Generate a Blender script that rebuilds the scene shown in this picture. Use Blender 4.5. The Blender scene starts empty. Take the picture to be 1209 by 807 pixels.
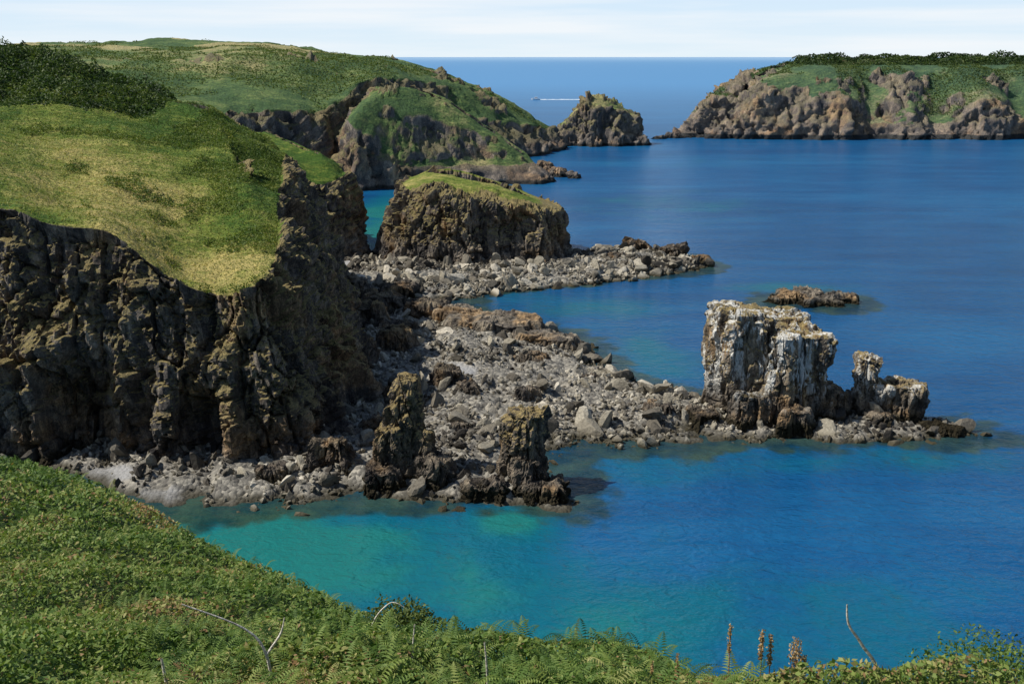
import bpy, math, numpy as np
from mathutils import Vector
rng=np.random.default_rng(7)
scene=bpy.context.scene
scene.view_settings.view_transform='Standard'; scene.view_settings.look='None'; scene.view_settings.exposure=0

# ---------------------------------------------------------------- noise
def _h(ix,iy,iz,s):
    h=(ix.astype(np.int64)*374761393+iy.astype(np.int64)*668265263+iz.astype(np.int64)*2147483647+s*1274126177)&0xFFFFFFFF
    h=((h^(h>>13))*1274126177)&0xFFFFFFFF
    h=((h^(h>>16))*2246822519)&0xFFFFFFFF
    h=h^(h>>13)
    return (h&0xFFFFFF)/float(0xFFFFFF)
def vn(P,s=0):
    i=np.floor(P).astype(np.int64); f=P-i; u=f*f*(3-2*f)
    r=0
    for a in (0,1):
        wx=u[...,0] if a else 1-u[...,0]
        for b in (0,1):
            wy=u[...,1] if b else 1-u[...,1]
            for c in (0,1):
                wz=u[...,2] if c else 1-u[...,2]
                r=r+wx*wy*wz*_h(i[...,0]+a,i[...,1]+b,i[...,2]+c,s)
    return r*2-1
def fbm(P,o=4,s=0):
    a=1.;r=0;t=0
    for k in range(o):
        r=r+a*vn(P*(2.03**k)+k*13.7,s+k); t+=a; a*=.5
    return r/t*1.4
def cells(P,s=0,j=.75,tilt=0.):
    # jointed-block noise: random value per block, optional random tilt of each block face
    i=np.floor(P).astype(np.int64); f=P-i
    best=np.full(P.shape[:-1],9.); sec=best.copy(); val=np.zeros(P.shape[:-1])
    for a in (-1,0,1):
        for b in (-1,0,1):
            for c in (-1,0,1):
                x=i[...,0]+a;y=i[...,1]+b;z=i[...,2]+c
                dx=a+.5+(_h(x,y,z,s+1)-.5)*j-f[...,0]
                dy=b+.5+(_h(x,y,z,s+2)-.5)*j-f[...,1]
                dz=c+.5+(_h(x,y,z,s+3)-.5)*j-f[...,2]
                d=np.maximum(np.maximum(abs(dx),abs(dy)),abs(dz))*.7+.3*np.sqrt(dx*dx+dy*dy+dz*dz)
                m=d<best
                sec=np.where(m,best,np.minimum(sec,d))
                v=_h(x,y,z,s+4)*2-1
                if tilt: v=v+tilt*2*((_h(x,y,z,s+5)-.5)*dx+(_h(x,y,z,s+6)-.5)*dy+(_h(x,y,z,s+7)-.5)*dz)
                val=np.where(m,v,val); best=np.where(m,d,best)
    return val, sec-best
def ss(a,b,x):
    t=np.clip((x-a)/(b-a),0,1); return t*t*(3-2*t)
def p3(x,y,z=0): return np.stack([x,y,np.zeros_like(x)+z],-1)

# ---------------------------------------------------------------- mesh
def mk(name,V,F,mat,smooth=True,attrs=None,parent=None):
    V=np.asarray(V,dtype=np.float32).reshape(-1,3); F=np.asarray(F,dtype=np.int32)
    k=F.shape[1]; me=bpy.data.meshes.new(name)
    me.vertices.add(len(V)); me.vertices.foreach_set('co',V.ravel())
    me.loops.add(F.size); me.loops.foreach_set('vertex_index',F.ravel())
    me.polygons.add(len(F)); me.polygons.foreach_set('loop_start',np.arange(0,F.size,k,dtype=np.int32))
    me.update(calc_edges=True)
    sm=smooth if isinstance(smooth,np.ndarray) else np.full(len(F),smooth,dtype=bool)
    me.polygons.foreach_set('use_smooth',sm)
    for n,a in (attrs or {}).items():
        at=me.attributes.new(n,'FLOAT','POINT'); at.data.foreach_set('value',np.asarray(a,dtype=np.float32).ravel())
    me.materials.append(mat); me.update()
    ob=bpy.data.objects.new(name,me); scene.collection.objects.link(ob)
    if parent: ob.parent=parent
    return ob
def gridF(U,V,closed,flip=False):
    iu=np.arange(U if closed else U-1); iv=np.arange(V-1)
    a,b=np.meshgrid(iu,iv,indexing='ij'); a=a.ravel(); b=b.ravel(); a2=(a+1)%U
    F=np.stack([a*V+b,a2*V+b,a2*V+b+1,a*V+b+1],1)
    return F[:,::-1] if flip else F
def normals(G,closed):
    if closed: du=np.roll(G,-1,0)-np.roll(G,1,0)
    else: du=np.gradient(G,axis=0)
    dv=np.gradient(G,axis=1)
    n=np.cross(du,dv); n/=np.linalg.norm(n,axis=-1,keepdims=True)+1e-9
    return n
def rockdisp(P,amp,sc,seed):
    w=P+.55*sc*np.stack([fbm(P/(7*sc),2,seed+50),fbm(P/(7*sc),2,seed+60),fbm(P/(7*sc),2,seed+70)],-1)
    big=1-2*abs(fbm(w/np.array([10,10,40])/sc,2,seed))
    c1,e1=cells(w/np.array([4.0,4.0,13])/sc,seed+5,.75,1.6)
    c2,e2=cells(w/np.array([1.8,1.8,3.8])/sc,seed+9,.75,1.6)
    c3,e3=cells(w/np.array([.8,.8,1.2])/sc,seed+15,.75,1.5)
    crack=-1.1*(1-ss(0,.08,e1))-.35*(1-ss(0,.10,e2))
    led=vn(np.stack([P[...,0]*.03,P[...,1]*.03,P[...,2]/(2.2*sc)],-1),seed+33)
    return amp*(1.9*big+1.1*c1+.55*c2+.25*c3+crack+.3*led)

# ---------------------------------------------------------------- materials
def newmat(name):
    m=bpy.data.materials.new(name); m.use_nodes=True; nt=m.node_tree; nt.nodes.clear()
    out=nt.nodes.new('ShaderNodeOutputMaterial'); return m,nt,out
class B:
    def __init__(s,nt): s.nt=nt; s.geo=nt.nodes.new('ShaderNodeNewGeometry')
    def put(s,sock,v):
        if v is None: return
        if isinstance(v,bpy.types.NodeSocket): s.nt.links.new(v,sock)
        else:
            if isinstance(v,(tuple,list)) and len(v)==3 and sock.type=='RGBA': v=(*v,1)
            sock.default_value=v
    def math(s,op,a,b=None,c=None,clamp=False):
        n=s.nt.nodes.new('ShaderNodeMath'); n.operation=op; n.use_clamp=clamp
        s.put(n.inputs[0],a); s.put(n.inputs[1],b); s.put(n.inputs[2],c); return n.outputs[0]
    def pos(s,scale=(1,1,1)):
        n=s.nt.nodes.new('ShaderNodeVectorMath'); n.operation='MULTIPLY'
        s.nt.links.new(s.geo.outputs['Position'],n.inputs[0]); n.inputs[1].default_value=scale; return n.outputs[0]
    def noise(s,scale,detail=4,vec=None,rough=.55,dist=0):
        n=s.nt.nodes.new('ShaderNodeTexNoise'); n.inputs['Scale'].default_value=scale; n.inputs['Detail'].default_value=detail
        n.inputs['Roughness'].default_value=rough; n.inputs['Distortion'].default_value=dist
        s.nt.links.new(vec if vec else s.geo.outputs['Position'],n.inputs['Vector']); return n.outputs['Fac']
    def vor(s,scale,feat='F1',vec=None,out='Distance'):
        n=s.nt.nodes.new('ShaderNodeTexVoronoi'); n.feature=feat; n.inputs['Scale'].default_value=scale
        s.nt.links.new(vec if vec else s.geo.outputs['Position'],n.inputs['Vector']); return n.outputs[out]
    def mr(s,v,a,b,c=0,d=1):
        n=s.nt.nodes.new('ShaderNodeMapRange'); n.interpolation_type='SMOOTHSTEP'
        s.put(n.inputs[0],v); 
        for k,x in enumerate((a,b,c,d)): n.inputs[k+1].default_value=x
        return n.outputs[0]
    def mix(s,f,a,b,mode='MIX'):
        n=s.nt.nodes.new('ShaderNodeMix'); n.data_type='RGBA'; n.blend_type=mode
        s.put(n.inputs[0],f); s.put(n.inputs[6],a); s.put(n.inputs[7],b); return n.outputs[2]
    def ramp(s,f,stops):
        n=s.nt.nodes.new('ShaderNodeValToRGB'); e=n.color_ramp.elements
        while len(e)<len(stops): e.new(.5)
        for k,(p,c) in enumerate(stops): e[k].position=p; e[k].color=(*c,1)
        s.put(n.inputs[0],f); return n.outputs[0]
    def attr(s,name):
        n=s.nt.nodes.new('ShaderNodeAttribute'); n.attribute_name=name; return n.outputs['Fac']
    def sep(s,v):
        n=s.nt.nodes.new('ShaderNodeSeparateXYZ'); s.nt.links.new(v,n.inputs[0]); return n.outputs
    def bump(s,h,dist,strength=1,nrm=None):
        n=s.nt.nodes.new('ShaderNodeBump'); n.inputs['Distance'].default_value=dist; s.put(n.inputs['Strength'],strength)
        s.put(n.inputs['Height'],h)
        if nrm: s.nt.links.new(nrm,n.inputs['Normal'])
        return n.outputs[0]
    def bsdf(s,out,col,rough,nrm=None,**kw):
        n=s.nt.nodes.new('ShaderNodeBsdfPrincipled'); s.put(n.inputs['Base Color'],col); s.put(n.inputs['Roughness'],rough)
        if nrm: s.nt.links.new(nrm,n.inputs['Normal'])
        for k,v in kw.items(): s.put(n.inputs[k],v)
        s.nt.links.new(n.outputs[0],out.inputs[0]); return n

def land_mat(name,sc=1.0,rock=((.034,.032,.031),(.125,.113,.100),(.38,.33,.26)),
             grass=((.055,.11,.017),(.165,.205,.036),(.44,.36,.13)),lichen=.6,guano=0,wet=1.8,haze_tint=0,gb=1.0,ledge=.6,lz=(.75,1.08)):
    m,nt,out=newmat(name); b=B(nt)
    z=b.sep(b.geo.outputs['Position'])[2]; nz=b.sep(b.geo.outputs['Normal'])[2]
    n1=b.noise(.09/sc,4,rough=.6); n2=b.noise(.6/sc,5,rough=.68); n3=b.noise(.45/sc,6,b.pos((1,1,.14)),rough=.72)
    n4=b.noise(3.6/sc,4,rough=.75)
    f=b.math('ADD',b.math('MULTIPLY',n3,.42),b.math('ADD',b.math('MULTIPLY',n2,.3),b.math('MULTIPLY',n4,.28)))
    rc=b.ramp(f,[(.40,rock[0]),(.5,rock[1]),(.61,rock[2])])
    rc=b.mix(b.mr(n1,.48,.62,0,.8),rc,b.mix(1.,rc,(1.5,1.15,.76),'MULTIPLY'))
    vc=b.sep(b.vor(.42/sc,'F1',b.pos((1,1,.4)),'Color'))[0]
    rc=b.mix(1.,rc,b.ramp(vc,[(0,(.55,.55,.58)),(1,(1.4,1.33,1.22))]),'MULTIPLY')
    if ledge:
        lg=b.math('MULTIPLY',b.mr(b.math('ADD',nz,b.math('MULTIPLY',b.math('ADD',n2,n1),.7)),1.05,1.25,0,ledge),b.mr(z,7,13))
        rc=b.mix(lg,rc,b.ramp(n4,[(.35,(.045,.065,.016)),(.65,(.19,.18,.055))]))
    if lichen:
        lf=b.math('MULTIPLY',b.mr(b.math('ADD',nz,b.math('MULTIPLY',n2,.8)),lz[0],lz[1],0,1),b.mr(z,4.5,9,0,lichen))
        rc=b.mix(lf,rc,b.ramp(n4,[(.35,(.20,.16,.085)),(.65,(.46,.34,.13))]))
    if guano:
        gn=b.noise(.38,6,b.pos((1,1,.28)),rough=.78)
        rc=b.mix(b.math('MULTIPLY',b.mr(gn,.50,.57,0,guano),b.mr(b.math('ADD',z,b.math('MULTIPLY',n2,6)),6,12,0,1)),rc,(.74,.72,.65))
    wf=b.mr(b.math('ADD',z,b.math('MULTIPLY',n2,-1.6)),wet-1.4,wet-.2,1,0)
    rc=b.mix(wf,rc,b.ramp(n4,[(.4,(.018,.015,.009)),(.7,(.075,.06,.032))]))
    g=b.attr('grass'); dry=b.attr('dry')
    gf=b.math('MULTIPLY',b.mr(b.math('ADD',g,b.math('MULTIPLY',b.math('SUBTRACT',n2,.5),1.1)),.42,.6),
              b.mr(b.math('ADD',nz,b.math('MULTIPLY',b.math('SUBTRACT',n4,.5),.3)),.42,.62))
    g2=b.noise(1.6/sc,4,rough=.7); g3=b.noise(.3/sc,5,b.pos((1,2.2,3)),rough=.75)
    dd=b.math('ADD',dry,b.math('ADD',b.math('MULTIPLY',b.math('SUBTRACT',n1,.5),1.6),b.math('MULTIPLY',b.math('SUBTRACT',g3,.5),1.8)))
    gc=b.ramp(dd,[(.05,grass[0]),(.42,grass[1]),(.95,grass[2])])
    gc=b.mix(1.,gc,b.ramp(g2,[(.3,(.40,.45,.38)),(.5,(1,1,1)),(.72,(1.45,1.4,1.2))]),'MULTIPLY')
    col=b.mix(gf,rc,gc)
    if haze_tint: col=b.mix(haze_tint,col,(.18,.24,.32))  # distance haze painted into the base colour of far land
    ck=b.vor(.5/sc,'DISTANCE_TO_EDGE',b.pos((1,1,.4)))
    h=b.math('ADD',b.math('MULTIPLY',b.mr(ck,0,.04),.18),b.math('MULTIPLY',n2,.7))
    h=b.math('ADD',h,b.math('ADD',b.math('MULTIPLY',n4,.5),b.math('MULTIPLY',n3,.8)))
    hg=b.math('ADD',b.math('MULTIPLY',g2,.8*gb),b.math('MULTIPLY',g3,.9*gb))
    mx=nt.nodes.new('ShaderNodeMix'); b.put(mx.inputs[0],gf); b.put(mx.inputs[2],h); b.put(mx.inputs[3],hg)
    nr=b.bump(mx.outputs[0],.9*sc,.85)
    b.bsdf(out,col,.9,nr,**{'Specular IOR Level':.15}); return m

def leaf_mat(name,stops):
    m,nt,out=newmat(name); b=B(nt)
    c=b.ramp(b.attr('tint'),stops)
    d=nt.nodes.new('ShaderNodeBsdfPrincipled'); b.put(d.inputs['Base Color'],c); d.inputs['Roughness'].default_value=.6; d.inputs['Specular IOR Level'].default_value=.25
    t=nt.nodes.new('ShaderNodeBsdfTranslucent'); b.put(t.inputs[0],b.mix(1.,c,(1.1,1.2,.6),'MULTIPLY'))
    a=nt.nodes.new('ShaderNodeMixShader'); a.inputs[0].default_value=.28
    nt.links.new(d.outputs[0],a.inputs[1]); nt.links.new(t.outputs[0],a.inputs[2]); nt.links.new(a.outputs[0],out.inputs[0]); return m
def plain_mat(name,c1,c2,sc,rough=.8):
    m,nt,out=newmat(name); b=B(nt); n=b.noise(sc,4)
    b.bsdf(out,b.ramp(n,[(.35,c1),(.65,c2)]),rough,b.bump(n,.02)); return m

M_head=land_mat('headland_surface',1.0)
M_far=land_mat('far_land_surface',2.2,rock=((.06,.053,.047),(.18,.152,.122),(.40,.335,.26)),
   grass=((.055,.105,.02),(.135,.19,.042),(.40,.34,.14)),lichen=.3,haze_tint=.08)
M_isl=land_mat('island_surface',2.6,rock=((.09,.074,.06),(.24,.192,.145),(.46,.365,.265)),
   grass=((.05,.10,.025),(.105,.165,.04),(.29,.26,.12)),lichen=.2,haze_tint=.12,wet=3.5,ledge=.3)
M_stack=land_mat('sea_stack_rock',.8,rock=((.032,.029,.026),(.14,.12,.096),(.38,.325,.245)),lichen=.9,guano=.9,wet=2.4,ledge=0)
M_rock=land_mat('rock_surface',.8,rock=((.03,.028,.026),(.12,.104,.086),(.36,.30,.22)),lichen=.85,wet=2.0,ledge=0,lz=(.62,.95))
M_slab=land_mat('slab_rock',.8,rock=((.07,.06,.052),(.215,.19,.152),(.44,.385,.30)),lichen=.0,wet=1.2,ledge=0)

# shore (shingle) material
m,nt,out=newmat('shingle_surface'); b=B(nt); M_shore=m
z=b.sep(b.geo.outputs['Position'])[2]
vc=b.sep(b.vor(1.7,'F1',None,'Color'))[0]; n2=b.noise(.3,5); n4=b.noise(4,4,rough=.7)
c=b.ramp(b.math('ADD',b.math('MULTIPLY',vc,.5),b.math('MULTIPLY',n2,.5)),[(.2,(.055,.05,.042)),(.5,(.175,.16,.13)),(.8,(.38,.345,.275))])
c=b.mix(b.attr('shingle'),c,b.ramp(n4,[(.3,(.25,.245,.235)),(.7,(.42,.41,.39))]))
c=b.mix(b.mr(b.math('ADD',z,b.math('MULTIPLY',n2,-1.2)),-.6,.5,1,0),c,(.045,.038,.02))
h=b.math('ADD',b.math('MULTIPLY',b.vor(1.7),-.5),b.math('MULTIPLY',n4,.3))
b.bsdf(out,c,.85,b.bump(h,.45))
# boulders
m,nt,out=newmat('boulder_rock'); b=B(nt); M_boul=m
z=b.sep(b.geo.outputs['Position'])[2]; n4=b.noise(2.2,4,rough=.7); t=b.attr('tint')
c=b.ramp(t,[(0,(.045,.04,.034)),(.4,(.175,.158,.128)),(.75,(.36,.33,.262)),(1,(.54,.50,.42))])
c=b.mix(1.,c,b.ramp(n4,[(.3,(.6,.58,.55)),(.7,(1.3,1.27,1.2))]),'MULTIPLY')
c=b.mix(b.mr(b.math('ADD',z,b.math('MULTIPLY',n4,-.8)),-.3,.8,.9,0),c,(.055,.045,.022))
b.bsdf(out,c,.88,b.bump(n4,.22),**{'Specular IOR Level':.2})

L_fg=leaf_mat('bracken_leaf',[(0,(.026,.062,.01)),(.4,(.105,.18,.032)),(.74,(.22,.275,.06)),(.92,(.38,.35,.13)),(1,(.30,.18,.08))])
L_hedge=leaf_mat('hedge_leaf',[(0,(.016,.032,.009)),(.5,(.045,.08,.018)),(1,(.14,.175,.04))])
L_grass=leaf_mat('grass_blade',[(0,(.045,.09,.015)),(.4,(.155,.20,.035)),(.7,(.32,.285,.08)),(1,(.50,.39,.15))])

# ---------------------------------------------------------------- loft
def loft(cols,step,rstep,closed,rimrow=2,smooth=3):
    C=np.array(cols,dtype=float); nc,nr,_=C.shape
    idx=(lambda k:k%nc) if closed else (lambda k:min(max(k,0),nc-1))
    parts=[]
    for i in range(nc if closed else nc-1):
        p0,p1,p2,p3_=C[idx(i-1)],C[idx(i)],C[idx(i+1)],C[idx(i+2)]
        st=step(p1[rimrow]) if callable(step) else step
        n=max(2,int(np.linalg.norm((p2-p1)[1:rimrow+1],axis=-1).max()/st))
        t=(np.arange(n)/n)[:,None,None]
        parts.append(.5*((2*p1)+(-p0+p2)*t+(2*p0-5*p1+4*p2-p3_)*t**2+(-p0+3*p1-3*p2+p3_)*t**3))
    if not closed: parts.append(C[-1][None])
    Q=np.concatenate(parts,0)
    rows=[]
    for j in range(nr-1):
        n=max(2,int(np.linalg.norm(C[:,j+1]-C[:,j],axis=-1).mean()/rstep[j]))
        t=(np.arange(n)/n)[None,:,None]
        rows.append(Q[:,j][:,None]*(1-t)+Q[:,j+1][:,None]*t)
    rows.append(Q[:,-1][:,None]); G=np.concatenate(rows,1)
    for _ in range(smooth):
        H=G.copy(); H[:,1:-1]=(G[:,:-2]+2*G[:,1:-1]+G[:,2:])/4; G=H
    return G
def land(name,G,closed,mat,amp,sc,seed,gz=4.,gslope=(.35,.6),dryf=None,und=1.2,grf=None,keepf=None,caves=()):
    n=normals(G,closed); flip=n[...,2].mean()<0
    if flip: n=-n
    nz=n[...,2]
    w=1-ss(gslope[0],gslope[1],nz)
    rk=np.zeros(nz.shape) if grf is None else np.clip(grf(G),0,1)
    w=np.maximum(w,rk)
    if keepf is not None: w=w*(1-keepf(G))
    d=rockdisp(G,amp,sc,seed)
    for (cx,cy,rx_,ztop,dep) in caves:
        d=d-dep*np.exp(-(((G[...,0]-cx)/rx_)**4))*np.exp(-(((G[...,1]-cy)/14)**4))*ss(ztop,ztop*.55,G[...,2])
    wl=ss(-3,1,G[...,2])*.8+.2
    G2=G+n*((d-amp*.6)*(w*.94+.06)*wl)[...,None]
    G2[...,2]+=(1-w)*(und*fbm(G/(16*sc),3,seed+3)+.25*und*fbm(G/(4*sc),3,seed+4))
    gr=(1-w)*ss(gz,gz+4,G[...,2])
    dry=dryf(G2) if dryf else np.full(gr.shape,.3)
    F=gridF(G.shape[0],G.shape[1],closed,flip)
    sm=(gr.ravel()[F[:,0]]>.25) if sc<1.4 else True
    ob=mk(name,G2,F,mat,sm,{'grass':gr,'dry':dry})
    return ob,G2,gr
def expand(base,rim,ridge,midz=.5,midk=.3,inner=None,bulge=.06):
    b=np.array([*base,0.]); r=np.array(rim,float); g=np.array(ridge,float)
    o=b-np.array([r[0],r[1],0]); L=np.linalg.norm(o)+1e-6; u=o/L
    under=b+u*3; under[2]=-5
    m_=b*(1-midk)+np.array([r[0],r[1],0])*midk; m_[2]=r[2]*midz
    inn=np.array(inner,float) if inner else (r*.55+g*.45+np.array([0,0,(g[2]-r[2])*bulge]))
    sk=g.copy(); sk[2]-=4
    return [under,b,m_,r,inn,g,sk]

# main headland -----------------------------------------------------------
mh=[((-150,150),(-148,162,49),(-190,300,63),(-160,240,56)),
((-100,144),(-101,155,43.5),(-150,290,61),(-125,225,51)),
((-82,142),(-79,152,39),(-135,282,59.5),(-107,215,46.5)),
((-70,139),(-70.5,150,35),(-118,275,57),(-94,210,44)),
((-60,141),(-60.5,149.5,33.6),(-105,265,54),(-82,205,42)),
((-52,138),(-54.5,147.5,30.4),(-93,258,51.5),(-72,198,39.5)),
((-46,139.5),(-49.5,147.5,27),(-82,252,49.5),(-63,190,36.5)),
((-37,138.5),(-42.5,145.5,26),(-76,248,48.5),(-56,184,35)),
((-28,144),(-37.6,150,28),(-73,245,48),(-50,180,34.5)),
((-25.5,160),(-40,169,31),(-72,243,48),(-50,190,36.5)),
((-27,182),(-44.5,190,34.5),(-72,243,48),(-54,203,38)),
((-31,205),(-49,214,37),(-72,243,48),(-59,224,41)),
((-38,228),(-54,236,39.5),(-73,246,48),(-63,240,43.5)),
((-55,258),(-66,257,41),(-76,249,48.3),(-71,252,45)),
((-82,285),(-87,276,45),(-93,258,51.5),(-90,266,49)),
((-125,320),(-122,302,50),(-118,275,57),(-120,288,54)),
((-190,350),(-190,332,54),(-160,292,61),(-175,310,58))]
cols=[expand(a,r,g,.5,.42,i) for a,r,g,i in mh]
G=loft(cols,lambda p:.34 if (p[1]<240 and p[0]>-110) else 1.2,[2,.36,.36,1.0,1.2,3],False,3)
def dry_head(P):
    x,y=P[...,0],P[...,1]
    return .14+.66*np.exp(-((x+74+(y-180)*.5)/24)**2-((y-180)/38)**2)+.36*ss(168,150,y)*ss(-74,-58,x)+.15*fbm(P/20,3,19)
ob,Gh,grh=land('headland_cliff',G,False,M_head,1.15,1.05,11,gz=14,gslope=(.62,.8),dryf=dry_head,und=1.5,
   keepf=lambda P:ss(200,216,P[...,1])*ss(-48,-55,P[...,0])*ss(36,39.5,P[...,2]),caves=((-66,141,4.5,19,5),(-47,140,3.2,15,4),(-57,139,2.5,11,3)))

# spur headland
sp=[((-180,292),(-180,305,38),(-190,350,52)),((-130,290),(-132,302,35),(-150,350,48)),((-95,292),(-97,304,32),(-112,350,41)),((-75,293),(-77,304,30),(-92,346,38)),
((-63,294),(-66,304,27),(-79,335,36)),((-52,295),(-59,302,23),(-69,325,33)),((-45.5,300),(-53.5,307,24),(-62,319,31)),
((-44.5,309),(-52.5,316,24),(-62,320,31)),((-53,325),(-59,327,26),(-66,324,32)),((-76,350),(-79,346,30),(-80,335,36)),
((-120,370),(-118,363,34),(-112,350,41)),((-185,390),(-180,370,40),(-160,352,48))]
G=loft([expand(a,r,g,.5,.4) for a,r,g in sp],.7,[2,.7,.7,1.2,1.5,3],False,3)
land('grassy_spur',G,False,M_head,1.0,1.2,31,gz=12,gslope=(.62,.8),dryf=lambda P:np.full(P.shape[:-1],.15),grf=lambda P:ss(.25,.6,fbm(P/13,3,77))*.9)

# big hill
bh=[((-330,430),(-330,455,40),(-470,900,68),(-330,560,60)),((-260,430),(-260,452,40),(-390,900,71),(-262,560,61)),
((-170,440),(-172,462,38),(-310,900,74),(-188,570,58)),((-115,455),(-118,478,36),(-225,900,72),(-132,590,60)),
((-88,480),(-93,502,35),(-180,880,68),(-108,590,56)),((-70,515),(-79,538,46),(-140,850,62),(-95,620,57)),
((-50,540),(-70,570,49),(-100,780,59),(-82,650,57)),((-25,590),(-48,622,45),(-72,710,56),(-62,660,52)),
((5,620),(-26,655,41),(-52,705,49),(-36,675,43)),((28,660),(-2,678,31),(-40,708,46),(-15,690,36)),
((32,700),(8,700,24),(-40,712,46),(-15,704,34)),((0,760),(-20,740,34),(-60,740,52),(-40,740,44)),
((-80,1000),(-100,960,45),(-150,880,62),(-120,920,55)),((-400,1120),(-380,1060,50),(-390,900,71),(-385,980,62))]
G=loft([expand(a,r,g,.5,.35,i) for a,r,g,i in bh],1.5,[4,1.3,1.3,2.5,5,4],False,3)
def dry_hill(P):
    x,y=P[...,0],P[...,1]
    return .16+.9*ss(650,740,y)*ss(-110,-160,x)*(vn(P/np.array([70,60,900.]),5)>-.1)+.45*ss(-.1,.6,fbm(P/70,3,9))
_,Gb,grb=land('grassy_hill',G,False,M_far,1.9,2.0,41,gz=8,gslope=(.66,.84),dryf=dry_hill,und=2.8,
   grf=lambda P:ss(.36,.60,fbm(P/26,4,78)+.6*ss(-60,-10,P[...,0])-.35*ss(600,700,P[...,1])*ss(-90,-120,P[...,0]))*.95)

# knoll
kn=[((-92,500),(-86,503,20),(-66,513,46)),((-82,466),(-76,475,29),(-66,512,46)),((-66,464),(-61,475,17),(-60,511,47)),((-46,474),(-45,482,12),(-50,512,46)),
((-20,486),(-22,494,11),(-36,515,41)),((2,488),(-1,496,9),(-12,513,25)),((17,493),(9,500,8),(3,512,13)),((21,508),(13,510,7),(4,514,13)),
((12,530),(5,526,8),(-8,518,22)),((-18,556),(-22,548,12),(-36,519,41)),((-58,572),(-58,560,16),(-58,518,47)),((-88,540),(-82,536,20),(-66,518,46))]
G=loft([expand(a,r,g,.55,.4,None,.17) for a,r,g in kn],1.0,[3,.9,.9,1.2,1.4,3],True,3)
_,Gk,grk=land('grassy_knoll',G,True,M_far,1.4,1.5,51,gz=7,gslope=(.42,.62),dryf=lambda P:.24+.5*ss(0,.6,vn(P/18,3)),und=2.4,
   grf=lambda P:ss(.42,.68,fbm(P/12,4,79)+.3*ss(36,44,P[...,2])+.25*ss(-20,10,P[...,0])))

# rocky islet at the end of the headland
il=[((22,716),(33,717,12),(50,724,25)),((38,702),(42,710,13),(52,724,32)),((58,700),(58,708,15),(58,726,35)),((78,704),(76,712,12),(72,728,32)),
((98,715),(90,718,5),(80,730,25)),((96,735),(88,734,6),(78,732,25)),((70,760),(68,750,14),(66,732,33)),((40,752),(44,744,14),(54,732,32))]
G=loft([expand(a,r,g,.55,.4,None,.14) for a,r,g in il],.9,[3,1,1,1,1,3],True,3)
land('rocky_islet',G,True,M_far,2.1,1.6,61,gz=11,gslope=(.55,.75),dryf=lambda P:np.full(P.shape[:-1],.75),und=1,grf=lambda P:ss(.05,.45,fbm(P/10,4,80)))

# far island
fi=[((127,785),(136,788,9),(160,800,24)),((150,772),(154,782,16),(172,805,31)),((168,768),(173,778,17),(185,820,30)),((188,765),(192,778,30),(205,840,46)),
((214,762),(216,776,27),(227,850,54)),((240,757),(242,774,33),(250,860,57)),((262,760),(263,774,24),(272,870,57)),((275,764),(276,778,17),(283,876,57)),((300,756),(302,772,22),(310,880,58)),((322,764),(323,778,14),(330,880,58)),((352,758),(354,775,30),(362,880,58)),
((372,760),(373,775,27),(380,885,58)),((392,766),(393,780,17),(398,885,58)),((430,757),(431,775,31),(437,885,58)),((480,765),(480,785,26),(490,900,58)),((700,800),(690,825,30),(650,930,58)),
((720,1000),(700,980,30),(650,935,58)),((450,1050),(450,1030,30),(450,935,58)),((250,980),(255,960,30),(260,900,57)),((165,880),(175,870,22),(205,850,46)),((130,810),(138,806,9),(165,806,24))]
cc=[]
for a,r,g in fi:
    inn=(r[0]*.66+g[0]*.34, r[1]*.66+g[1]*.34, r[2]+(g[2]-r[2])*.78)
    cc.append(expand(a,r,g,.5,.45,inn))
G=loft(cc,1.6,[4,1.2,1.2,1.6,2.2,4],True,3)
_,Gi,gri=land('distant_island',G,True,M_isl,2.2,2.0,71,gz=10,gslope=(.5,.7),dryf=lambda P:.12+.5*ss(0,.6,vn(P/26,8)),und=3.0,
   grf=lambda P:ss(.12,.40,fbm(P/np.array([17,17,40]),4,81)-.6*ss(42,51,P[...,2])+.4*ss(230,180,P[...,0])))

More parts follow.
